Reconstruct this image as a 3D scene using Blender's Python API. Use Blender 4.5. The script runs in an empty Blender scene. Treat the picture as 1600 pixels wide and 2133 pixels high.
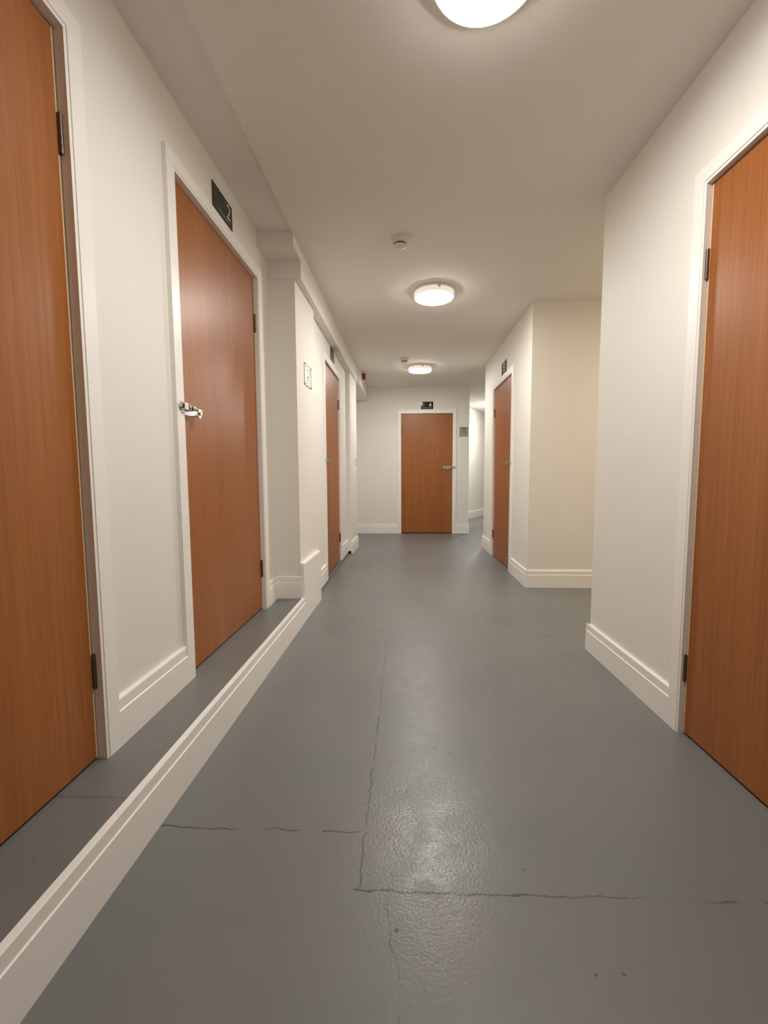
import bpy, bmesh, math, random
from mathutils import Vector, Matrix
random.seed(4)
S = bpy.context.scene
COL = S.collection

# ------------------------------------------------------------------ camera, world, exposure
YAW, PITCH, ROLL, FPX, CAMH = 0.040, 0.085, -0.005, 920.0, 0.992
F = Vector((-math.sin(YAW)*math.cos(PITCH), math.cos(YAW)*math.cos(PITCH), -math.sin(PITCH)))
R = Vector((math.cos(YAW), math.sin(YAW), 0)); U = R.cross(F)
Rr = R*math.cos(ROLL)+U*math.sin(ROLL); Ur = -R*math.sin(ROLL)+U*math.cos(ROLL)
cd = bpy.data.cameras.new('camera'); cam = bpy.data.objects.new('camera', cd); COL.objects.link(cam)
M = Matrix((Rr, Ur, -F)).transposed().to_4x4(); M.translation = Vector((0, 0, CAMH))
cam.matrix_world = M
cd.sensor_fit = 'HORIZONTAL'; cd.sensor_width = 36; cd.lens = FPX/1600*36; cd.clip_start = .02
S.camera = cam
W = bpy.data.worlds.new('world'); S.world = W; W.use_nodes = True
W.node_tree.nodes['Background'].inputs[0].default_value = (1, .93, .85, 1)
W.node_tree.nodes['Background'].inputs[1].default_value = 0.0
S.view_settings.view_transform = 'Standard'; S.view_settings.look = 'None'
S.view_settings.gamma = 1; S.view_settings.use_curve_mapping = False
S.view_settings.exposure = 1.25
S.cycles.max_bounces = 6; S.cycles.diffuse_bounces = 6; S.cycles.glossy_bounces = 3
S.cycles.use_light_tree = False; S.cycles.use_adaptive_sampling = True; S.cycles.adaptive_threshold = .04; S.cycles.sample_clamp_indirect = 6
LAMP_E = 45.0          # radiance of the ceiling light diffusers
LAMP_C = (1.0, .968, .905)
RIM_E = .22
FAR_E, WARM_E = 68.0, 24.0

# ------------------------------------------------------------------ materials
def mat(name):
    m = bpy.data.materials.new(name); m.use_nodes = True
    return m, m.node_tree.nodes, m.node_tree.links, m.node_tree.nodes['Principled BSDF']
def simple(name, c, rough=.5, metal=0.0, spec=.5):
    m, N, L, b = mat(name)
    b.inputs['Base Color'].default_value = (*c, 1); b.inputs['Roughness'].default_value = rough
    b.inputs['Metallic'].default_value = metal; b.inputs['Specular IOR Level'].default_value = spec
    return m
def paint(name, c, rough, bump=.12, scale=90, var=.02, spec=.5):
    m, N, L, b = mat(name)
    tc = N.new('ShaderNodeNewGeometry')
    n1 = N.new('ShaderNodeTexNoise'); n1.inputs['Scale'].default_value = scale; n1.inputs['Detail'].default_value = 1
    n2 = N.new('ShaderNodeTexNoise'); n2.inputs['Scale'].default_value = 2.2; n2.inputs['Detail'].default_value = 2
    L.new(tc.outputs['Position'], n1.inputs['Vector']); L.new(tc.outputs['Position'], n2.inputs['Vector'])
    mx = N.new('ShaderNodeMix'); mx.data_type = 'RGBA'
    mx.inputs['A'].default_value = (*[x*(1-var) for x in c], 1); mx.inputs['B'].default_value = (*[x*(1+var) for x in c], 1)
    L.new(n2.outputs['Fac'], mx.inputs['Factor']); L.new(mx.outputs['Result'], b.inputs['Base Color'])
    ad = N.new('ShaderNodeMath'); ad.operation = 'MULTIPLY_ADD'; ad.inputs[1].default_value = 3.0
    L.new(n2.outputs['Fac'], ad.inputs[0]); L.new(n1.outputs['Fac'], ad.inputs[2])
    bp = N.new('ShaderNodeBump'); bp.inputs['Strength'].default_value = bump; bp.inputs['Distance'].default_value = .004
    L.new(ad.outputs[0], bp.inputs['Height']); L.new(bp.outputs['Normal'], b.inputs['Normal'])
    b.inputs['Roughness'].default_value = rough; b.inputs['Specular IOR Level'].default_value = spec
    return m
M_WALL = paint('wall_paint', (.83, .80, .745), .62, .10)
M_CEIL = paint('ceiling_paint', (.84, .805, .75), .8, .06, 160)
M_TRIM = paint('gloss_trim_paint', (.90, .875, .835), .36, .06, 60, .01)
M_STEEL = simple('bright_zinc', (.62, .61, .58), .24, 1.0)
M_HINGE = simple('dark_hinge_steel', (.16, .12, .09), .42, .85)
M_DARK = simple('dark_gap', (.02, .016, .013), .8)  # near-black colour painted in for the dark behind doors and in slots
M_BLACK = simple('sign_black_gloss', (.005, .005, .005), .10, 0, .4)
M_SIGNTXT = simple('sign_lettering', (.78, .78, .74), .4)
M_SIGNDIM = simple('sign_small_lettering', (.36, .35, .32), .4)
M_PLASTIC = simple('white_plastic', (.78, .75, .69), .35)
M_RED = simple('red_plastic', (.20, .006, .008), .3)
M_SCREW = simple('screw_head', (.12, .11, .09), .4, .8)
M_LIP = simple('pale_lipping', (.78, .56, .34), .5)
M_PLATE = simple('brushed_grey_plate', (.40, .37, .32), .38, .6)
M_BRASS = simple('brass', (.55, .42, .18), .25, 1.0)
M_PAPER = simple('notice_card', (.78, .77, .70), .5)
M_INKG = simple('notice_grey_ink', (.34, .36, .30), .5)
M_INKD = simple('notice_dark_ink', (.12, .13, .10), .5)

def emis(name, c, e, base=(.9, .88, .82)):
    m, N, L, b = mat(name)
    b.inputs['Base Color'].default_value = (*base, 1); b.inputs['Roughness'].default_value = .35
    b.inputs['Emission Color'].default_value = (*c, 1); b.inputs['Emission Strength'].default_value = e
    return m
M_LENS = emis('lit_diffuser', LAMP_C, LAMP_E)
M_RIM = emis('opal_rim', (1, .90, .76), RIM_E)
M_LENSF = emis('lit_diffuser_bright', (1, .97, .90), FAR_E)
M_LENSW = emis('lit_diffuser_warm', (1, .77, .51), WARM_E)

def wood():
    m, N, L, b = mat('cherry_veneer')
    tc = N.new('ShaderNodeNewGeometry')
    mp = N.new('ShaderNodeMapping'); mp.inputs['Scale'].default_value = (95, 95, 1.6)
    L.new(tc.outputs['Position'], mp.inputs['Vector'])
    n1 = N.new('ShaderNodeTexNoise'); n1.inputs['Scale'].default_value = 1; n1.inputs['Detail'].default_value = 4; n1.inputs['Distortion'].default_value = .25
    L.new(mp.outputs[0], n1.inputs['Vector'])
    mp2 = N.new('ShaderNodeMapping'); mp2.inputs['Scale'].default_value = (7, 7, .35)
    L.new(tc.outputs['Position'], mp2.inputs['Vector'])
    n2 = N.new('ShaderNodeTexNoise'); n2.inputs['Scale'].default_value = 1; n2.inputs['Detail'].default_value = 3
    L.new(mp2.outputs[0], n2.inputs['Vector'])
    mp3 = N.new('ShaderNodeMapping'); mp3.inputs['Scale'].default_value = (210, 210, 9)
    L.new(tc.outputs['Position'], mp3.inputs['Vector'])
    n3 = N.new('ShaderNodeTexNoise'); n3.inputs['Scale'].default_value = 1; n3.inputs['Detail'].default_value = 2
    L.new(mp3.outputs[0], n3.inputs['Vector'])
    a = N.new('ShaderNodeMath'); a.operation = 'MULTIPLY_ADD'; a.inputs[1].default_value = .45
    L.new(n1.outputs['Fac'], a.inputs[0]); 
    a2 = N.new('ShaderNodeMath'); a2.operation = 'MULTIPLY_ADD'; a2.inputs[1].default_value = .35
    L.new(n2.outputs['Fac'], a2.inputs[0])
    a3 = N.new('ShaderNodeMath'); a3.operation = 'MULTIPLY'; a3.inputs[1].default_value = .2
    L.new(n3.outputs['Fac'], a3.inputs[0]); L.new(a3.outputs[0], a2.inputs[2]); L.new(a2.outputs[0], a.inputs[2])
    cr = N.new('ShaderNodeValToRGB'); e = cr.color_ramp.elements
    e[0].position = .36; e[0].color = (.272, .084, .016, 1)
    e[1].position = .64; e[1].color = (.385, .138, .032, 1)
    x = e.new(.5); x.color = (.335, .110, .023, 1)
    L.new(a.outputs[0], cr.inputs[0]); L.new(cr.outputs[0], b.inputs['Base Color'])
    b.inputs['Roughness'].default_value = .38; b.inputs['Specular IOR Level'].default_value = .5
    bp = N.new('ShaderNodeBump'); bp.inputs['Strength'].default_value = .10; bp.inputs['Distance'].default_value = .002
    L.new(n1.outputs['Fac'], bp.inputs['Height']); L.new(bp.outputs['Normal'], b.inputs['Normal'])
    return m
M_WOOD = wood()

def floor_mat(name, cracks, pits, rough_patch=True):
    m, N, L, b = mat(name)
    tc = N.new('ShaderNodeTexCoord')
    P = tc.outputs['Object']
    def noise(sc, det=3, dist=0, dim3=True, vec=P):
        n = N.new('ShaderNodeTexNoise'); n.inputs['Scale'].default_value = sc; n.inputs['Detail'].default_value = det
        n.inputs['Distortion'].default_value = dist; L.new(vec, n.inputs['Vector']); return n
    def mth(op, a, b_=None, c=None, clamp=False):
        n = N.new('ShaderNodeMath'); n.operation = op; n.use_clamp = clamp
        for i, v in enumerate((a, b_, c)):
            if v is None: continue
            if isinstance(v, (int, float)): n.inputs[i].default_value = v
            else: L.new(v, n.inputs[i])
        return n.outputs[0]
    def vm(op, a, b_=None, s=None):
        n = N.new('ShaderNodeVectorMath'); n.operation = op
        for i, v in enumerate((a, b_)):
            if v is None: continue
            if isinstance(v, tuple): n.inputs[i].default_value = v
            else: L.new(v, n.inputs[i])
        if s is not None:
            if isinstance(s, (int, float)): n.inputs['Scale'].default_value = s
            else: L.new(s, n.inputs['Scale'])
        return n
    flat = vm('MULTIPLY', P, (1, 1, 0)).outputs[0]
    wob = noise(22, 5)
    wv = vm('SCALE', vm('SUBTRACT', wob.outputs['Color'], (.5, .5, .5)).outputs[0], None, .026).outputs[0]
    wv = vm('MULTIPLY', wv, (1, 1, 0)).outputs[0]
    pw = vm('ADD', flat, wv).outputs[0]
    gate = noise(11, 2).outputs['Fac']
    fine = noise(300, 0)
    def seg(p, q, w, strength, broken=0.0, pos=pw):
        if p != q: w *= .74
        ax, ay = p; bx, by = q
        d = (bx-ax, by-ay, 0.0); ll = d[0]**2+d[1]**2
        pa = vm('SUBTRACT', pos, (ax, ay, 0)).outputs[0]
        if ll > 1e-9:
            t = mth('MULTIPLY', vm('DOT_PRODUCT', pa, d).outputs['Value'], 1/ll, clamp=True)
            pa = vm('SUBTRACT', pa, vm('SCALE', d, None, t).outputs[0]).outputs[0]
        ln = vm('LENGTH', pa).outputs['Value']
        mr = N.new('ShaderNodeMapRange'); mr.inputs['From Min'].default_value = w; mr.inputs['From Max'].default_value = w*.35
        mr.inputs['To Max'].default_value = strength; L.new(ln, mr.inputs['Value'])
        o = mr.outputs[0]
        if broken:
            g = N.new('ShaderNodeMapRange'); g.inputs['From Min'].default_value = broken-.06; g.inputs['From Max'].default_value = broken+.06
            g.inputs['To Min'].default_value = .12
            L.new(gate, g.inputs['Value']); o = mth('MULTIPLY', o, g.outputs[0])
        return o
    tot = None
    for c in cracks:
        o = seg(*c); tot = o if tot is None else mth('MAXIMUM', tot, o)
    for (x, y, r, st) in pits:
        o = seg((x, y), (x, y), r, st, 0, flat); tot = o if tot is None else mth('MAXIMUM', tot, o)
    # worn, trowelled area along the middle of the corridor
    sx = N.new('ShaderNodeSeparateXYZ'); L.new(P, sx.inputs[0])
    dx = mth('ABSOLUTE', mth('SUBTRACT', sx.outputs['X'], .06)); dy = mth('ABSOLUTE', mth('SUBTRACT', sx.outputs['Y'], 1.2))
    worn = N.new('ShaderNodeMapRange'); worn.inputs['From Min'].default_value = 1.0; worn.inputs['From Max'].default_value = .25
    L.new(mth('ADD', mth('MULTIPLY', dx, 2.6), mth('MULTIPLY', dy, 1.3)), worn.inputs['Value'])
    big = noise(1.6, 2); mid = noise(130, 3, .3); pat = noise(12, 3, .8)
    base = N.new('ShaderNodeValToRGB'); e = base.color_ramp.elements
    e[0].position = .30; e[0].color = (.160, .167, .163, 1); e[1].position = .72; e[1].color = (.190, .188, .180, 1)
    L.new(big.outputs['Fac'], base.inputs[0])
    mx = N.new('ShaderNodeMix'); mx.data_type = 'RGBA'; mx.inputs['B'].default_value = (.055, .053, .05, 1)
    L.new(base.outputs[0], mx.inputs['A'])
    if tot is not None: L.new(mth('MINIMUM', tot, 1.0), mx.inputs['Factor'])
    else: mx.inputs['Factor'].default_value = 0
    L.new(mx.outputs['Result'], b.inputs['Base Color'])
    b.inputs['Specular IOR Level'].default_value = .5
    ro = mth('ADD', .24, mth('ADD', mth('MULTIPLY', mid.outputs['Fac'], .12), mth('MULTIPLY', pat.outputs['Fac'], .16))); ro = mth('SUBTRACT', ro, mth('MULTIPLY', worn.outputs[0], .09)); L.new(ro, b.inputs['Roughness'])
    amp = mth('ADD', .03, mth('MULTIPLY', mth('MULTIPLY', worn.outputs[0], mth('MULTIPLY', pat.outputs['Fac'], 1.6)), .38 if rough_patch else 0))
    h = mth('MULTIPLY', mid.outputs['Fac'], amp)
    h = mth('ADD', h, mth('MULTIPLY', fine.outputs['Fac'], .035))
    h = mth('ADD', h, mth('MULTIPLY', big.outputs['Fac'], .9))
    bp = N.new('ShaderNodeBump'); bp.inputs['Strength'].default_value = .55; bp.inputs['Distance'].default_value = .006
    L.new(h, bp.inputs['Height']); L.new(bp.outputs['Normal'], b.inputs['Normal'])
    return m
CR = [((-.69, 1.146), (-.10, 1.146), .0045, .8, .5),
      ((-.69, 1.146), (-.56, 1.146), .005, .9),
      ((-.22, 1.146), (-.13, 1.146), .005, .9),
      ((-.103, .973), (-.094, 1.75), .005, .75, .42),
      ((-.094, 1.75), (-.091, 2.6), .0045, .6, .45),
      ((-.115, .973), (.30, .973), .005, .95, .34),
      ((.30, .973), (.88, .974), .004, .75, .5),
      ((-.035, .96), (-.028, .86), .004, .5, .4),
      ((-.028, .86), (-.004, .79), .004, .55, .4),
      ((-.004, .79), (-.006, .55), .003, .4, .45),
      ((-.64, 3.0), (.21, 2.966), .007, .8, .5),
      ((.21, 2.966), (.71, 2.88), .007, .8, .52),
      ((.71, 2.88), (1.02, 2.49), .007, .7, .5)]
PITS = [(-.012, .883, .008, .9), (.44, .814, .005, 1), (.384, .811, .0045, 1), (.306, 1.042, .006, .6),
        (.118, 1.533, .008, .7), (.128, 1.55, .006, .6), (.17, 1.501, .007, .7), (.418, 1.936, .007, .6), (.436, 1.934, .005, .6),
        (.04, 1.08, .006, .6), (-.25, 1.62, .004, .6)]
M_FLOOR = floor_mat('grey_floor_paint', CR, PITS)
M_FLOOR2 = floor_mat('grey_floor_paint_raised', [((-.92, 1.052), (-.70, 1.054), .004, .6, .45), ((-.715, 1.052), (-.70, 1.054), .006, 1), ((-.9, 1.62), (-.72, 1.60), .003, .4)],
                     [(-.76, 1.25, .007, .5), (-.80, .86, .005, .5)], False)

# ------------------------------------------------------------------ mesh helpers
class Frame:
    """wall frame: u runs along the wall, n out of it into the corridor, z up"""
    def __init__(s, o, u, n): s.o = Vector((o[0], o[1], 0)); s.u = Vector((u[0], u[1], 0)).normalized(); s.n = Vector((n[0], n[1], 0)).normalized()
    def p(s, u, n, z): return s.o+s.u*u+s.n*n+Vector((0, 0, z))
def line_frame(x0, y0, x1, y1, side):
    """frame whose u-coordinate equals the world Y (for walls running along Y)"""
    k = (x1-x0)/(y1-y0)
    d = Vector((k, 1))
    f = Frame((x0-k*y0, 0), (1, 1), (1, 0))
    f.u = Vector((k, 1, 0)); f.n = Vector((1, -k, 0)).normalized()*side
    return f
WORLD = Frame((0, 0), (1, 0), (0, 1))
def box(bm, f, u0, u1, n0, n1, z0, z1, bev=0):
    vs = [bm.verts.new(f.p(u, n, z)) for z in (z0, z1) for n in (n0, n1) for u in (u0, u1)]
    fs = [(0, 1, 3, 2), (4, 5, 7, 6), (0, 1, 5, 4), (2, 3, 7, 6), (0, 2, 6, 4), (1, 3, 7, 5)]
    faces = [bm.faces.new([vs[i] for i in q]) for q in fs]
    if bev:
        ed = {e for q in faces for e in q.edges}
        bmesh.ops.bevel(bm, geom=list(ed), offset=bev, segments=2, affect='EDGES', profile=.6)
def prism(bm, pts_fn, outline, a, b):
    """outline: list of 2D points, pts_fn(p,t)->Vector, extruded from t=a to t=b"""
    v0 = [bm.verts.new(pts_fn(p, a)) for p in outline]; v1 = [bm.verts.new(pts_fn(p, b)) for p in outline]
    n = len(outline)
    bm.faces.new(v0); bm.faces.new(v1[::-1])
    for i in range(n): bm.faces.new((v0[i], v0[(i+1) % n], v1[(i+1) % n], v1[i]))
def cyl(bm, c, axis, r, h, seg=20, r2=None):
    axis = Vector(axis).normalized(); q = Vector((0, 0, 1)).rotation_difference(axis).to_matrix().to_4x4()
    q.translation = Vector(c)+axis*h/2
    bmesh.ops.create_cone(bm, cap_ends=True, segments=seg, radius1=r, radius2=r if r2 is None else r2, depth=h, matrix=q)
def lathe(bm, c, prof, seg=40):
    rings = []
    for r, z in prof:
        if r < 1e-6: rings.append([bm.verts.new((c[0], c[1], c[2]+z))])
        else: rings.append([bm.verts.new((c[0]+r*math.cos(2*math.pi*i/seg), c[1]+r*math.sin(2*math.pi*i/seg), c[2]+z)) for i in range(seg)])
    for a, b in zip(rings, rings[1:]):
        for i in range(seg):
            j = (i+1) % seg
            if len(a) == 1 and len(b) == 1: break
            if len(a) == 1: bm.faces.new((a[0], b[i], b[j]))
            elif len(b) == 1: bm.faces.new((a[i], a[j], b[0]))
            else: bm.faces.new((a[i], a[j], b[j], b[i]))
def mk(name, bm, m, parent=None, smooth=False, origin=None):
    bmesh.ops.remove_doubles(bm, verts=bm.verts, dist=1e-6) if smooth else None
    bmesh.ops.recalc_face_normals(bm, faces=bm.faces)
    if parent is not None: off = world_loc(parent)
    elif origin is not None: off = Vector(origin)
    else:
        lo = Vector([min(v.co[i] for v in bm.verts) for i in range(3)]); hi = Vector([max(v.co[i] for v in bm.verts) for i in range(3)])
        off = Vector(((lo.x+hi.x)/2, (lo.y+hi.y)/2, lo.z))
    if origin is not None and parent is not None: off = Vector(origin)
    for v in bm.verts: v.co -= off
    me = bpy.data.meshes.new(name); bm.to_mesh(me); bm.free()
    if smooth:
        for p in me.polygons: p.use_smooth = True
        try: me.set_sharp_from_angle(angle=math.radians(35))
        except Exception: pass
    me.materials.append(m)
    o = bpy.data.objects.new(name, me); COL.objects.link(o)
    if parent is not None:
        o.parent = parent; o.location = off-world_loc(parent)
    else: o.location = off
    return o
def world_loc(o):
    v = Vector(o.location)
    while o.parent is not None: o = o.parent; v += Vector(o.location)
    return v
def tag(o, label=None, cat=None, group=None, kind=None):
    if label: o['label'] = label
    if cat: o['category'] = cat
    if group: o['group'] = group
    if kind: o['kind'] = kind
    return o
def empty(name, loc):
    o = bpy.data.objects.new(name, None); o.empty_display_size = .1; COL.objects.link(o); o.location = loc; return o
def struct(name, bm, m, label, cat, origin=None):
    return tag(mk(name, bm, m, None, False, origin), label, cat, None, 'structure')
def copy_tree(o, dl, parent=None):
    c = o.copy(); COL.objects.link(c)
    if parent is not None: c.parent = parent
    else: c.location = Vector(o.location)+Vector(dl)
    for ch in list(o.children): copy_tree(ch, dl, c)
    return c

# ------------------------------------------------------------------ frames of the walls (u = world Y for the long walls)
H = 2.415; SZ = .158; YB = -2.2
FL = line_frame(-.874, 1.8, -.8542, 2.9, +1)           # left wall beside the raised strip
FK = line_frame(-.715, .7, -.671, 2.93, +1)            # kerb face
FA = line_frame(-.681, 2.93, -.667, 3.46, +1)          # projecting wall with the notice
FB = line_frame(-.698, 3.46, -.682, 5.48, +1)          # wall with door 3
FC = line_frame(-.631, 5.48, -.612, 6.05, +1)          # pier after door 3
FBM = line_frame(-.640, 2.72, -.598, 6.14, +1)         # beam face
FR = line_frame(1.072, 1.5, 1.058, 2.462, -1)          # right wall, near
FR2 = line_frame(1.096, 3.853, 1.118, 6.06, -1)        # right wall, far
FBK = Frame((0, 7.403), (1, 0), (0, -1))               # back wall
FREC = Frame((0, 3.853), (1, 0), (0, -1))              # back of side passage
FEND = Frame((0, 2.913), (1, 0), (0, -1))              # short wall ending the raised strip
FSD = Frame((0, 5.478), (1, 0), (0, -1))
dfar = Vector((.4671, .8842)); P0 = Vector((1.475, 9.795))
FFAR = Frame(P0, dfar, (dfar.y, -dfar.x))

# ------------------------------------------------------------------ floors and ceiling
bm = bmesh.new(); box(bm, WORLD, -1.5, 5.2, YB-.2, 13.2, -.12, 0)
struct('floor', bm, M_FLOOR, 'grey painted concrete floor with cracks running down the corridor', 'floor', (0, 0, 0))
bm = bmesh.new()
prism(bm, lambda p, t: Vector((p[0], p[1], t)), [(-1.2, YB), (FK.p(YB, .001, 0).x, YB), (FK.p(2.93, .001, 0).x, 2.93), (-1.2, 2.93)], 0.0, SZ)
struct('floor_raised', bm, M_FLOOR2, 'narrow raised grey floor strip in front of the two left doors', 'floor', (0, 0, 0))
bm = bmesh.new()
prism(bm, lambda p, t: Vector((p[0], p[1], t)), [(-.9, 3.46), (FB.p(3.46, .014, 0).x, 3.46), (FB.p(5.48, .014, 0).x, 5.48), (-.9, 5.48)], 0.0, .028)
struct('floor_threshold', bm, M_FLOOR2, 'low grey painted ledge under the third door on the left', 'floor', (0, 0, 0))
bm = bmesh.new()
prism(bm, lambda p, t: Vector((p[0], p[1], t)), [(-.7083, YB-.2), (-.6405, 2.73), (-1.5, 2.73), (-1.5, 13.2), (5.2, 13.2), (5.2, YB-.2)], H, H+.15)
struct('ceiling', bm, M_CEIL, 'plain off-white plaster ceiling carrying round lights', 'ceiling')
bm = bmesh.new()
prism(bm, lambda p, t: Vector((p[0], p[1], t)), [(-1.1, YB-.2), (-.68, YB-.2), (-.62, 2.75), (-1.1, 2.75)], H+.016, H+.04)
struct('ceiling_soffit', bm, M_CEIL, 'separate ceiling strip above the left doors', 'ceiling')

# ------------------------------------------------------------------ walls with door openings
def wall(name, f, u0, u1, doors, label, t=.14, z0=0.0, z1=None, m=None):
    z1 = H+.02 if z1 is None else z1
    bm = bmesh.new(); cur = u0
    for (a, b, top) in doors:
        box(bm, f, cur, a, -t, 0, z0, z1); box(bm, f, a, b, -t, 0, top, z1); cur = b
    box(bm, f, cur, u1, -t, 0, z0, z1)
    return struct(name, bm, m or M_WALL, label, 'wall')
LT = .02      # lining thickness hidden behind the architrave
D1 = (.30, 1.205); D2 = (1.748, 2.668); D3 = (4.00, 4.885); D4 = (-.006, .843); D5 = (4.505, 5.405); D6 = (.75, 1.657)
wall('wall_left', FL, YB, 2.95, [(D1[0]-LT, D1[1]+LT, SZ+1.99+LT), (D2[0]-LT, D2[1]+LT, SZ+1.99+LT)], 'off-white left wall beside the raised strip, with two doors')
bm = bmesh.new()
prism(bm, lambda p, t: Vector((p[0], p[1], t)), [(-1.0, 2.913), (-.6812, 2.913), (FA.p(3.46, 0, 0).x, 3.46), (-1.0, 3.46)], 0, H+.02)
struct('wall_left_projecting', bm, M_WALL, 'off-white projecting wall block carrying the small safety notice', 'wall')
wall('wall_left_far', FB, 3.46, 5.50, [(D3[0]-LT, D3[1]+LT, .03+2.0+LT)], 'off-white left wall around the third door under the beam')
bm = bmesh.new()
prism(bm, lambda p, t: Vector((p[0], p[1], t)), [(-.95, 5.478), (FC.p(5.478, 0, 0).x, 5.478), (FC.p(6.05, 0, 0).x, 6.05), (-.95, 6.05)], 0.03, H+.02)
struct('wall_pier', bm, M_WALL, 'off-white pier projecting beyond the third left door', 'wall')
wall('wall_alcove', line_frame(-.95, 6.0, -.95, 7.5, 1), 5.95, 7.5, [], 'off-white wall of the recess left of door 4')
wall('wall_right', FR, YB, 2.462, [(D6[0]-LT, D6[1]+LT, 1.99+LT)], 'off-white near right wall ending at an open corner')
bm = bmesh.new(); box(bm, WORLD, 1.06+.12, 3.7, 2.322, 2.462, 0, H+.02)
struct('wall_passage_near', bm, M_WALL, 'near side wall of the side passage on the right', 'wall')
bm = bmesh.new()
prism(bm, lambda p, t: Vector((p[0], p[1], t)), [(1.0965, 3.853), (3.7, 3.853), (3.7, 3.99), (1.0965+.0014, 3.99)], 0, H+.02)
struct('wall_passage', bm, M_WALL, 'beige lit wall facing the camera in the right side passage', 'wall')
bm = bmesh.new(); box(bm, WORLD, 3.6, 3.75, 2.3, 4.0, 0, H+.02)
struct('wall_passage_end', bm, M_WALL, 'end wall of the side passage on the right', 'wall')
wall('wall_right_far', FR2, 3.985, 6.06, [(D5[0]-LT, D5[1]+LT, 1.99+LT)], 'off-white right wall around door 5')
bm = bmesh.new(); box(bm, WORLD, 1.25, 4.7, 5.92, 6.06, 0, H+.02)
struct('wall_corridor_near', bm, M_WALL, 'near side wall of the far corridor', 'wall')
bm = bmesh.new(); box(bm, FBK, -1.1, D4[0]-LT, -.14, 0, 0, H+.02); box(bm, FBK, D4[0]-LT, D4[1]+LT, -.14, 0, 1.99+LT, H+.02)
box(bm, FBK, D4[1]+LT, 1.115, -.14, 0, 0, H+.02); box(bm, WORLD, .98, 1.115, 7.54, 9.2, 0, H+.02)
struct('wall_back', bm, M_WALL, 'off-white end wall holding door 4, seen straight ahead', 'wall')
wall('wall_far', FFAR, -1.0, 3.4, [], 'brightly lit slanting wall in the far corridor beyond door 4')
bm = bmesh.new(); box(bm, WORLD, 4.6, 4.75, 5.9, 13.1, 0, H+.02); box(bm, WORLD, 2.6, 4.7, 12.9, 13.05, 0, H+.02)
struct('wall_far_right', bm, M_WALL, 'outer wall of the far corridor on the right', 'wall')
bm = bmesh.new(); box(bm, WORLD, -1.3, 1.4, YB-.15, YB, 0, H+.02)
struct('wall_behind', bm, M_WALL, 'off-white wall closing the corridor behind the camera', 'wall')

# beams
bm = bmesh.new()
x0 = lambda y: FBM.p(y, 0, 0).x
prism(bm, lambda p, t: Vector((p[0], p[1], t)), [(-.95, 2.905), (x0(2.905), 2.905), (x0(6.14), 6.14), (-.95, 6.14)], 2.237, H+.06)
prism(bm, lambda p, t: Vector((p[0], p[1], t)), [(-.95, 2.72), (x0(2.72), 2.72), (x0(2.906), 2.906), (-.95, 2.906)], 2.346, H+.06)
struct('trim_beam', bm, M_WALL, 'off-white boxed beam running along the left wall under the ceiling', 'beam')
bm = bmesh.new(); box(bm, WORLD, -.97, -.562, 6.13, 7.41, 2.205, H+.01)
struct('trim_beam_far', bm, M_WALL, 'off-white boxed beam end carrying the red sounder, far left', 'beam')

# ------------------------------------------------------------------ skirtings
def skirt_prof(h=.15, t=.018, g=.037):
    return [(0, 0), (t, 0), (t, h-g-.003), (t-.0035, h-g), (t-.0035, h-.004), (t-.0065, h), (0, h)]
def skirt(bm, f, u0, u1, z0, h=.15, t=.018, g=.037):
    prism(bm, lambda p, s: f.p(s, p[0]-.001*(p[0] == 0), z0+p[1]), skirt_prof(h, t, g), u0, u1)
AW = .062     # architrave width
def sk(name, label, parts):
    bm = bmesh.new()
    for a in parts: skirt(bm, *a[:4], **(a[4] if len(a) > 4 else {}))
    return struct(name, bm, M_TRIM, label, 'skirting board')
sk('baseboard_left', 'white grooved skirting between the two near left doors', [(FL, YB, D1[0]-AW, SZ), (FL, D1[1]+AW, D2[0]-AW, SZ), (FL, D2[1]+AW, 2.91, SZ)])
sk('baseboard_end', 'short white skirting on the wall ending the raised strip', [(FEND, -.87, -.672, SZ)])
bm = bmesh.new()
skirt(bm, FK, YB, 2.925, 0, h=.163, t=.02, g=.036)
bm2 = bmesh.new(); bm2.free()
struct('baseboard_kerb', bm, M_TRIM, 'long white grooved board edging the raised strip', 'skirting board')
bm = bmesh.new()
prism(bm, lambda p, t: Vector((p[0], p[1], t)), [(-.684, 2.905), (-.6585, 2.905), (-.652, 2.925), (-.6385, 3.425), (-.668, 3.43), (-.684, 2.925)], 0, .391)
prism(bm, lambda p, t: Vector((p[0], p[1], t)), [(-.684, 2.907), (-.661, 2.907), (-.6545, 2.925), (-.641, 3.424), (-.668, 3.43), (-.684, 2.925)], .3905, .397)
struct('baseboard_block', bm, M_TRIM, 'tall plain white board at the foot of the projecting wall', 'skirting board')
sk('baseboard_left_far', 'white skirting either side of the third left door', [(FB, 3.44, D3[0]-AW, .03), (FB, D3[1]+AW, 5.47, .03)])
sk('baseboard_pier', 'white skirting wrapped round the far left pier', [(FC, 5.465, 6.05, 0), (FSD, -.69, -.62, .035, dict(h=.1, t=.013))])
sk('baseboard_back', 'white skirting either side of door 4', [(FBK, -.95, D4[0]-AW, 0), (FBK, D4[1]+AW, 1.13, 0)])
sk('baseboard_right', 'white grooved skirting at the near right corner', [(FR, D6[1]+AW, 2.478, 0), (FR, YB, D6[0]-AW, 0)])
bm = bmesh.new(); skirt(bm, Frame((0, 2.462), (1, 0), (0, 1)), FR.p(2.462, .017, 0).x, 3.6, 0)
struct('baseboard_passage_near', bm, M_TRIM, 'white skirting along the near side of the side passage', 'skirting board')
sk('baseboard_right_far', 'white grooved skirting either side of door 5', [(FR2, 3.836, D5[0]-AW-.012, 0), (FR2, D5[1]+AW, 6.07, 0)])
sk('baseboard_passage', 'white grooved skirting across the side passage wall', [(FREC, 1.079, 3.6, 0)])
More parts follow.
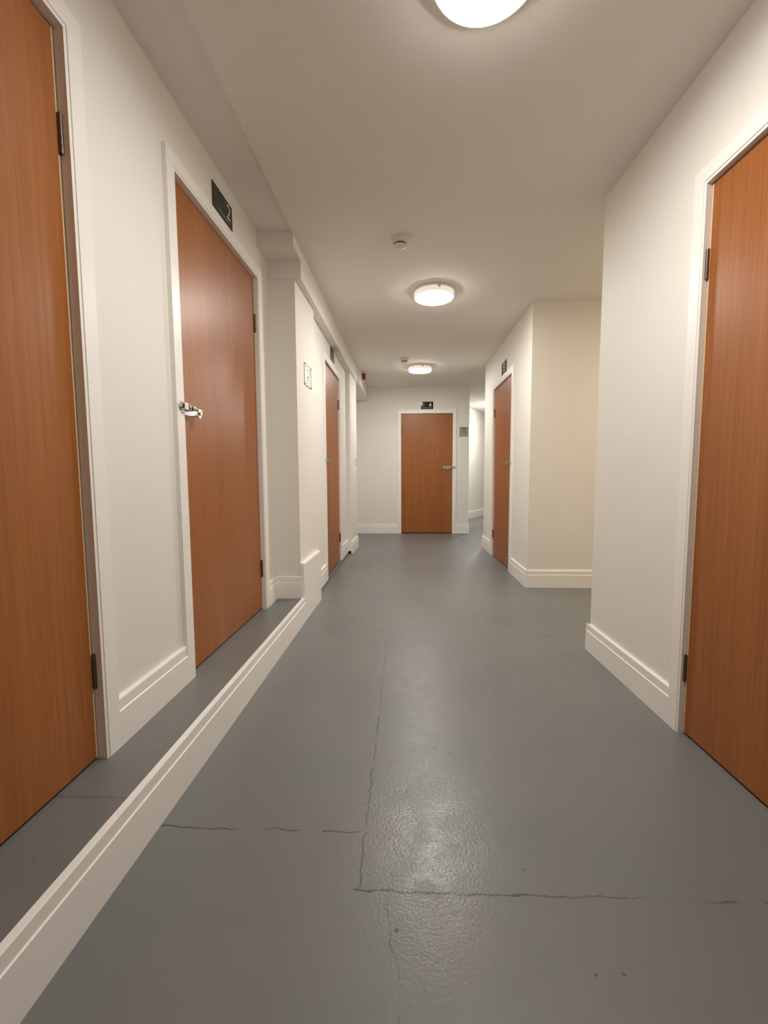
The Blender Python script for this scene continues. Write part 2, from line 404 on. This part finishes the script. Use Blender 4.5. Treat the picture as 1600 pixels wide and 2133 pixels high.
sk('baseboard_far', 'white skirting along the slanting far wall', [(FFAR, -1.0, 3.4, 0)])

# ------------------------------------------------------------------ doors
def hinge(parent, f, u, n, z, s, r=.0065, h=.1):
    e = bmesh.new()
    for k in range(5): cyl(e, f.p(u, n, z+k*h/5+.0005), (0, 0, 1), r, h/5-.001, 14)
    cyl(e, f.p(u, n, z-.002), (0, 0, 1), r*.72, h+.004, 12)
    kn = mk('hinge', e, M_HINGE, parent, True)
    e = bmesh.new(); box(e, f, u+s*.0035-.0015, u+s*.0035+.0015, n-.03, n-.001, z, z+h)
    mk('hinge_plate', e, M_HINGE, kn)
def rounded(w, h, r, k=6, left=True, right=True):
    pts = []
    for (cx, cy, a0, on) in ((w-r, r, -90, right), (w-r, h-r, 0, right), (r, h-r, 90, left), (r, r, 180, left)):
        if on: pts += [(cx+r*math.cos(math.radians(a0+90*i/k)), cy+r*math.sin(math.radians(a0+90*i/k))) for i in range(k+1)]
        else: pts.append((cx+(r if cx > w/2 else -r), cy+(r if cy > h/2 else -r)))
    return pts
def slide_bolt(parent, f, u, n, z, s, nf):
    """zinc padlock bolt; u = edge of leaf, s = direction from the leaf towards the frame, n = leaf face, nf = architrave face"""
    W_ = .150; HH = .046
    Q = lambda a, b_, c: f.p(u+s*a, n+c, z+b_)
    e = bmesh.new()
    prism(e, lambda p, t: Q(-.006-p[0], p[1]-HH/2, t), rounded(W_, HH, .02, 6, False, True), 0, .0025)
    root = mk('slide_bolt', e, M_STEEL, parent)
    e = bmesh.new(); nr = max(n+.016, nf+.008)-n
    axis = (f.u*s).normalized()
    cyl(e, Q(-.118, 0, nr), axis, .0068, .118+.052, 18)
    mk('bolt_rod', e, M_STEEL, root, True)
    e = bmesh.new()
    for a in (-.045, -.014):
        for k in range(10):
            t0, t1 = math.pi*k/10, math.pi*(k+1)/10
            ring = []
            for rr in (.0078, .0105):
                for tt in (t0, t1):
                    ring.append((rr*math.cos(tt), nr-0+rr*math.sin(tt)))
            for aa, bb in ((a, a+.014),):
                v = [e.verts.new(Q(x, ring[i][0], ring[i][1])) for x in (aa, bb) for i in (0, 1, 3, 2)]
                for q in ((0, 1, 2, 3), (4, 5, 6, 7), (0, 1, 5, 4), (1, 2, 6, 5), (2, 3, 7, 6), (3, 0, 4, 7)): e.faces.new([v[i] for i in q])
        for sg in (-1, 1):
            b0, b1 = sorted((sg*.0078, sg*.0105))
            v = [e.verts.new(Q(x, y, c)) for x in (a, a+.014) for (y, c) in ((b0, .001), (b1, .001), (b1, nr), (b0, nr))]
            for q in ((0, 1, 2, 3), (4, 5, 6, 7), (0, 1, 5, 4), (1, 2, 6, 5), (2, 3, 7, 6), (3, 0, 4, 7)): e.faces.new([v[i] for i in q])
    mk('bolt_guide', e, M_STEEL, root)
    # hasp tab with round boss hanging from the rod
    e = bmesh.new()
    pts = [(-.012, .004), (.012, .004)]+[(.016*math.cos(t), -.018+.016*math.sin(t)) for t in [math.radians(-10-20*i) for i in range(9)]]
    prism(e, lambda p, t: Q(-.088+p[0], p[1], t), pts, nr+.004, nr+.0075)
    cyl(e, Q(-.088, -.014, nr+.006), f.n, .008, .009, 18)
    mk('hasp', e, M_STEEL, root)
    # ring staple
    e = bmesh.new(); prev = None
    for k in range(15):
        t = math.pi*k/14; c = Q(-.083+.013*math.cos(t)*.5, -.024-.002, nr*.25+.026*math.sin(t))
        if prev is not None: cyl(e, prev, c-prev, .0024, (c-prev).length, 8)
        prev = c
    mk('staple', e, M_STEEL, root, True)
    # screws
    for (a, b_) in ((-.018, .016), (-.018, -.016), (-.142, .012), (-.142, -.012), (-.065, .016)):
        e = bmesh.new(); cyl(e, Q(a, b_, .0022), f.n, .0034, .001, 12); mk('screw', e, M_SCREW, root)
    # keep on the frame
    e = bmesh.new()
    kn = nf-n
    for (b0, b1, c0, c1) in ((-.020, .020, kn-.002, kn+.002), (-.0135, -.0085, kn, nr+.009), (.0085, .0135, kn, nr+.009), (-.0135, .0135, nr+.008, nr+.011)):
        v = [e.verts.new(Q(x, b_, c)) for x in (.012, .040) for (b_, c) in ((b0, c0), (b1, c0), (b1, c1), (b0, c1))]
        for q in ((0, 1, 2, 3), (4, 5, 6, 7), (0, 1, 5, 4), (1, 2, 6, 5), (2, 3, 7, 6), (3, 0, 4, 7)): e.faces.new([v[i] for i in q])
    mk('bolt_keep', e, M_STEEL, root)

def door(idx, f, a, b, zf, label, hinge_at, rec, hz, bolt=None, arch=(AW, AW), leafh=1.981, gap=.009, at=.0178, lip=False):
    top = zf+leafh+.006
    root = empty('door_%d' % idx, f.p((a+b)/2, 0, zf)); tag(root, label, 'door', None, 'structure')
    e = bmesh.new(); e2 = bmesh.new()
    # architrave: two legs and a head, set back 12 mm from the lining edge
    m_ = .011
    for (u0, u1, z0, z1) in ((a-arch[0], a-m_, zf, top+AW), (b+m_, b+arch[1], zf, top+AW), (a-m_, b+m_, top+m_, top+AW)):
        box(e, f, u0, u1, -.002, at, z0, z1)
    mk('architrave', e, M_TRIM, root)
    for (u0, u1, z0, z1) in ((a-LT, a, zf, top+LT), (b, b+LT, zf, top+LT), (a, b, top, top+LT)):
        box(e2, f, u0, u1, -.135, at-.0025, z0, z1)
    # stop behind the leaf
    for (u0, u1, z0, z1) in ((a-.001, a+.012, zf, top), (b-.012, b+.001, zf, top), (a, b, top-.012, top+.001)):
        box(e2, f, u0, u1, -rec-.08, -rec-.046, z0, z1)
    mk('door_lining', e2, M_TRIM, root)
    e = bmesh.new(); lo = .003
    box(e, f, a+lo, b-lo, -rec-.044, -rec, zf+gap, top-.004, .0008)
    leaf = mk('door_leaf', e, M_WOOD, root)
    hu, s = (b, 1) if hinge_at == 'b' else (a, -1)
    # pale lipping showing along the hinge edge
    if lip:
        e = bmesh.new(); box(e, f, hu-s*.0085, hu-s*.0029, -rec-.043, -rec+.0006, zf+gap+.002, top-.006)
        tag(mk('edge_lipping', e, M_LIP, leaf), 'pale bare-wood edge strip')
    for z in hz: hinge(root, f, hu-s*.0015, -rec+.0045, z, s)
    if bolt is not None:
        bu, bs = (a, -1) if hinge_at == 'b' else (b, 1)
        slide_bolt(root, f, bu-bs*lo, -rec, bolt, bs, at)
    # near-black panel painted as the unlit dark behind the door, closing the frame
    e = bmesh.new(); box(e, f, a-LT+.001, b+LT-.001, -.139, -.131, zf, top+LT-.001)
    mk('door_back', e, M_DARK, root)
    return root
door(1, FL, *D1, SZ, 'nearest left wooden door, cut by the picture edge, up on the raised strip', 'b', .012, (.376, 1.835), None, lip=True)
door(2, FL, *D2, SZ, 'wooden door under the number 2 sign, closed with a zinc bolt', 'b', .012, (.365, 1.837), 1.262, arch=(AW, AW))
door(3, FB, *D3, .03, 'narrow-looking wooden door on the left under the beam', 'b', .006, (.24, 1.70), 1.125)
door(4, FBK, *D4, 0, 'wooden door straight ahead at the corridor end, under the number 4 sign', 'a', .008, (.22, 1.66), 1.103, gap=.012)
door(5, FR2, *D5, 0, 'wooden door on the far right wall, hinged at its far edge', 'b', .006, (.212, 1.66), 1.112)
door(6, FR, *D6, 0, 'large wooden door at the right picture edge', 'b', .004, (.208, 1.667), None, lip=True)

# ------------------------------------------------------------------ lettering helper
def text_mesh(body, size, bold=0.0):
    cu = bpy.data.curves.new('t', 'FONT'); cu.body = body; cu.size = size; cu.offset = bold; cu.extrude = 0
    ob = bpy.data.objects.new('t', cu); COL.objects.link(ob)
    dg = bpy.context.evaluated_depsgraph_get(); me = bpy.data.meshes.new_from_object(ob.evaluated_get(dg))
    co = [v.co.copy() for v in me.vertices]; fc = [list(p.vertices) for p in me.polygons]
    bpy.data.objects.remove(ob); bpy.data.curves.remove(cu); bpy.data.meshes.remove(me)
    return co, fc
def put_text(bm, body, size, origin, r, n, w=None, bold=0.0, thick=.0006, xs=1.0):
    co, fc = text_mesh(body, size, bold)
    x0 = min(c.x for c in co); 
    vs = [bm.verts.new(origin+r*((c.x-x0)*xs)+Vector((0, 0, c.y))+n*thick) for c in co]
    for q in fc:
        try: bm.faces.new([vs[i] for i in q])
        except ValueError: pass
def number_sign(digit, f, u0, u1, z0, z1, rdir, label, bold=0.0, dx=.66, hfrac=.55, n0=0.0, dim=False):
    c = f.p((u0+u1)/2, n0, z0); root = empty('door_number_sign', c); tag(root, label, 'sign', 'black door number signs')
    e = bmesh.new(); box(e, f, u0, u1, n0, n0+.004, z0, z1, .0006)
    mk('sign_plate', e, M_BLACK, root)
    w = u1-u0; h = z1-z0; r = f.u.normalized()*rdir
    left = f.p(u0 if rdir > 0 else u1, n0+.004, z0)
    e = bmesh.new(); put_text(e, digit, h*hfrac/.70, left+r*w*dx+Vector((0, 0, h*.30)), r, f.n, bold=bold)
    mk('number', e, M_SIGNDIM if dim else M_SIGNTXT, root)
    e = bmesh.new()
    def bar(a, b, zz, t):
        p0 = left+r*w*a+Vector((0, 0, h*zz)); p1 = left+r*w*b+Vector((0, 0, h*zz))
        v = [e.verts.new(q+f.n*.0006) for q in (p0, p1, p1+Vector((0, 0, t)), p0+Vector((0, 0, t)))]; e.faces.new(v)
    bar(.14, .92, .245, .0016)
    x = .22
    rnd = random.Random(7)
    while x < .84:
        wv = rnd.uniform(.02, .045); bar(x, x+wv, .13, h*.055); x += wv+rnd.uniform(.008, .014)
    mk('small_lettering', e, M_SIGNDIM, root)
    return root
number_sign('2', FL, 2.112, 2.338, 2.230, 2.343, 1, 'black plate numbered 2 above the second left door', dx=.70, hfrac=.60, bold=-.0006)
number_sign('3', FB, 4.385, 4.60, 2.117, 2.234, 1, 'black plate partly hidden by the beam over the third left door', dx=.66, dim=True)
number_sign('4', FBK, .318, .520, 2.056, 2.178, 1, 'black plate numbered 4 above the far end door', bold=.0012, dx=.64)
number_sign('5', FR2, 4.80, 5.03, 2.047, 2.193, -1, 'black plate with a white numeral above the far right door', bold=.0015, dx=.42, hfrac=.60)

# ------------------------------------------------------------------ ceiling lights
def light(x, y, label, lens, group, rim=M_RIM):
    root = empty('ceiling_light', (x, y, H)); tag(root, label, 'light', group)
    c = (x, y, H)
    e = bmesh.new(); lathe(e, c, [(.0, .0), (.158, .0), (.160, -.004), (.160, -.012), (.154, -.016), (.146, -.018), (.0, -.018)]); mk('base_ring', e, M_PLASTIC, root, True)
    e = bmesh.new(); lathe(e, c, [(.140, -.017), (.152, -.019), (.1555, -.026), (.155, -.046), (.152, -.052), (.148, -.0545), (.140, -.053)]); mk('rim', e, rim, root, True)
    e = bmesh.new(); lathe(e, c, [(.1455, -.050), (.1465, -.0545), (.1455, -.058), (.141, -.0605), (.10, -.063), (.05, -.064), (0, -.0643)]); mk('diffuser', e, lens, root, True)
    for k in range(3):
        a = math.radians(40+120*k); e = bmesh.new()
        box(e, Frame((x+.156*math.cos(a), y+.156*math.sin(a)), (math.cos(a), math.sin(a)), (-math.sin(a), math.cos(a))), -.004, .006, -.010, .010, H-.034, H-.008, .001)
        mk('clip', e, M_PLASTIC, root)
    return root
G1 = 'round ceiling lights along the corridor'
l1 = light(.235, 1.342, 'nearest round ceiling light, cut by the top picture edge', M_LENS, G1)
for (x, y, lb) in ((.255, 3.585, 'middle round ceiling light of the corridor row'), (.248, 6.02, 'farthest round ceiling light of the row, before the end door')):
    c = copy_tree(l1, (x-.235, y-1.342, 0)); c['label'] = lb
light(2.0, 9.25, 'round ceiling light round the corner in the far corridor', M_LENSF, None, M_LENSF)
light(2.55, 3.10, 'warm round ceiling light inside the right side passage', M_LENSW, None)

# ------------------------------------------------------------------ smoke detectors
def detector(x, y, label):
    root = empty('smoke_detector', (x, y, H)); tag(root, label, 'smoke detector', 'ceiling smoke detectors')
    c = (x, y, H)
    e = bmesh.new(); lathe(e, c, [(0, 0), (.055, 0), (.056, -.003), (.056, -.011), (.052, -.014), (0, -.014)], 48); mk('base', e, M_PLASTIC, root, True)
    e = bmesh.new(); lathe(e, c, [(.049, -.013), (.050, -.022), (.046, -.030), (.040, -.0315), (.034, -.0315)], 48); mk('housing', e, M_PLASTIC, root, True)
    e = bmesh.new(); lathe(e, c, [(.034, -.028), (.037, -.031), (.037, -.0415), (.033, -.0415)], 48); mk('vent_gap', e, M_DARK, root, True)
    e = bmesh.new(); lathe(e, c, [(.040, -.0415), (.041, -.044), (.036, -.049), (.020, -.052), (0, -.0525)], 48); mk('cap', e, M_PLASTIC, root, True)
    e = bmesh.new()
    for k in range(14):
        a = 2*math.pi*k/14
        box(e, Frame((x+.037*math.cos(a), y+.037*math.sin(a)), (math.cos(a), math.sin(a)), (-math.sin(a), math.cos(a))), -.002, .003, -.002, .002, H-.044, H-.030)
    mk('vent_rib', e, M_PLASTIC, root)
    return root
d1 = detector(-.008, 2.81, 'white round smoke detector on the ceiling nearer the camera')
c = copy_tree(d1, (.045, 2.79, 0)); c['label'] = 'small distant white smoke detector just before the farthest ceiling light'

# ------------------------------------------------------------------ alarm sounder
fx = -.562
root = empty('alarm_sounder', (fx, 6.28, 2.33)); tag(root, 'dark red alarm sounder on the far boxed beam', 'alarm')
e = bmesh.new(); cyl(e, (fx-.001, 6.28, 2.352), (1, 0, 0), .046, .018, 32); mk('mounting_base', e, M_PLASTIC, root, True)
e = bmesh.new(); cyl(e, (fx+.016, 6.28, 2.352), (1, 0, 0), .044, .046, 32)
ed = [q for q in e.edges if all(v.co.x > fx+.05 for v in q.verts)]
bmesh.ops.bevel(e, geom=ed, offset=.008, segments=3, affect='EDGES'); mk('red_cap', e, M_RED, root, True)

# ------------------------------------------------------------------ safety notice
root = empty('safety_notice', FA.p(3.215, 0, 1.62)); tag(root, 'small clear-covered notice with corner screws on the projecting left wall', 'sign')
u0, u1, z0, z1 = 3.118, 3.315, 1.622, 1.772
e = bmesh.new(); box(e, FA, u0, u1, 0, .002, z0, z1); mk('notice_card', e, M_PAPER, root)
e = bmesh.new()
for (a, b_, c_, d_) in ((u0, u1, z0, z0+.0022), (u0, u1, z1-.0022, z1), (u0, u0+.004, z0, z1), (u1-.002, u1, z0, z1)): box(e, FA, a, b_, .0015, .005, c_, d_)  # cover edges; the wider grey left strip paints in the border's shadow
mk('frame_edge', e, simple('notice_edge', (.42, .40, .35), .3), root)
for (a, b_) in ((u0+.006, z0+.007), (u1-.006, z0+.007), (u0+.006, z1-.007), (u1-.006, z1-.007)):
    e = bmesh.new(); cyl(e, FA.p(a, .004, b_), FA.n, .006, .004, 16); mk('screw', e, M_SCREW, root, True)
def nb(a, b_, c_, d_, m_, nm):
    e = bmesh.new(); box(e, FA, u0+a*(u1-u0), u0+b_*(u1-u0), .0019, .0024, z0+c_*(z1-z0), z0+d_*(z1-z0)); mk(nm, e, m_, root)
nb(.16, .46, .86, .90, M_INKG, 'printed_line'); nb(.28, .88, .74, .80, M_INKG, 'printed_line'); nb(.70, .80, .50, .72, M_INKG, 'pictogram')
nb(.38, .70, .40, .47, M_INKD, 'printed_heading'); nb(.36, .72, .29, .34, M_INKG, 'printed_line'); nb(.30, .78, .20, .235, M_INKG, 'printed_line'); nb(.30, .86, .10, .135, M_INKG, 'printed_line')

# ------------------------------------------------------------------ emergency release plate right of door 4
u0, u1, z0, z1 = .950, 1.092, 1.608, 1.762
root = empty('release_plate', FBK.p(1.02, 0, z0)); tag(root, 'square grey metal plate with brass key switch right of door 4', 'switch plate')
e = bmesh.new(); box(e, FBK, u0, u1, 0, .006, z0, z1, .0015); mk('face_plate', e, M_PLATE, root)
e = bmesh.new(); box(e, FBK, u0+.028, u1-.026, .0058, .0066, z1-.026, z1-.014); mk('label_strip', e, simple('dark_print', (.07, .05, .04), .5), root)
uc, zc = (u0+u1)/2, z0+.082
e = bmesh.new(); cyl(e, FBK.p(uc, .005, zc), FBK.n, .034, .004, 32); b_ = mk('key_rose', e, M_BRASS, root, True)
e = bmesh.new(); cyl(e, FBK.p(uc, .008, zc+.004), FBK.n, .021, .012, 28); bb = mk('key_barrel', e, M_BRASS, root, True)
e = bmesh.new(); box(e, FBK, uc-.012, uc+.012, .019, .0206, zc+.001, zc+.008); mk('key_slot', e, M_DARK, bb)
for a in (u0+.008, u1-.008):
    for q in (z0+.008, z1-.008):
        e = bmesh.new(); cyl(e, FBK.p(a, .005, q), FBK.n, .004, .002, 12); mk('screw', e, M_SCREW, root)

# ------------------------------------------------------------------ small white switch on the pier
root = empty('light_switch', FC.p(5.96, 0, 1.13)); tag(root, 'small white switch box on the far left pier', 'switch')
e = bmesh.new(); box(e, FC, 5.92, 6.00, 0, .010, 1.13, 1.21, .002); mk('switch_plate', e, M_PLASTIC, root)
e = bmesh.new(); box(e, FC, 5.95, 5.97, .009, .015, 1.155, 1.185, .001); mk('rocker', e, M_PLASTIC, root)
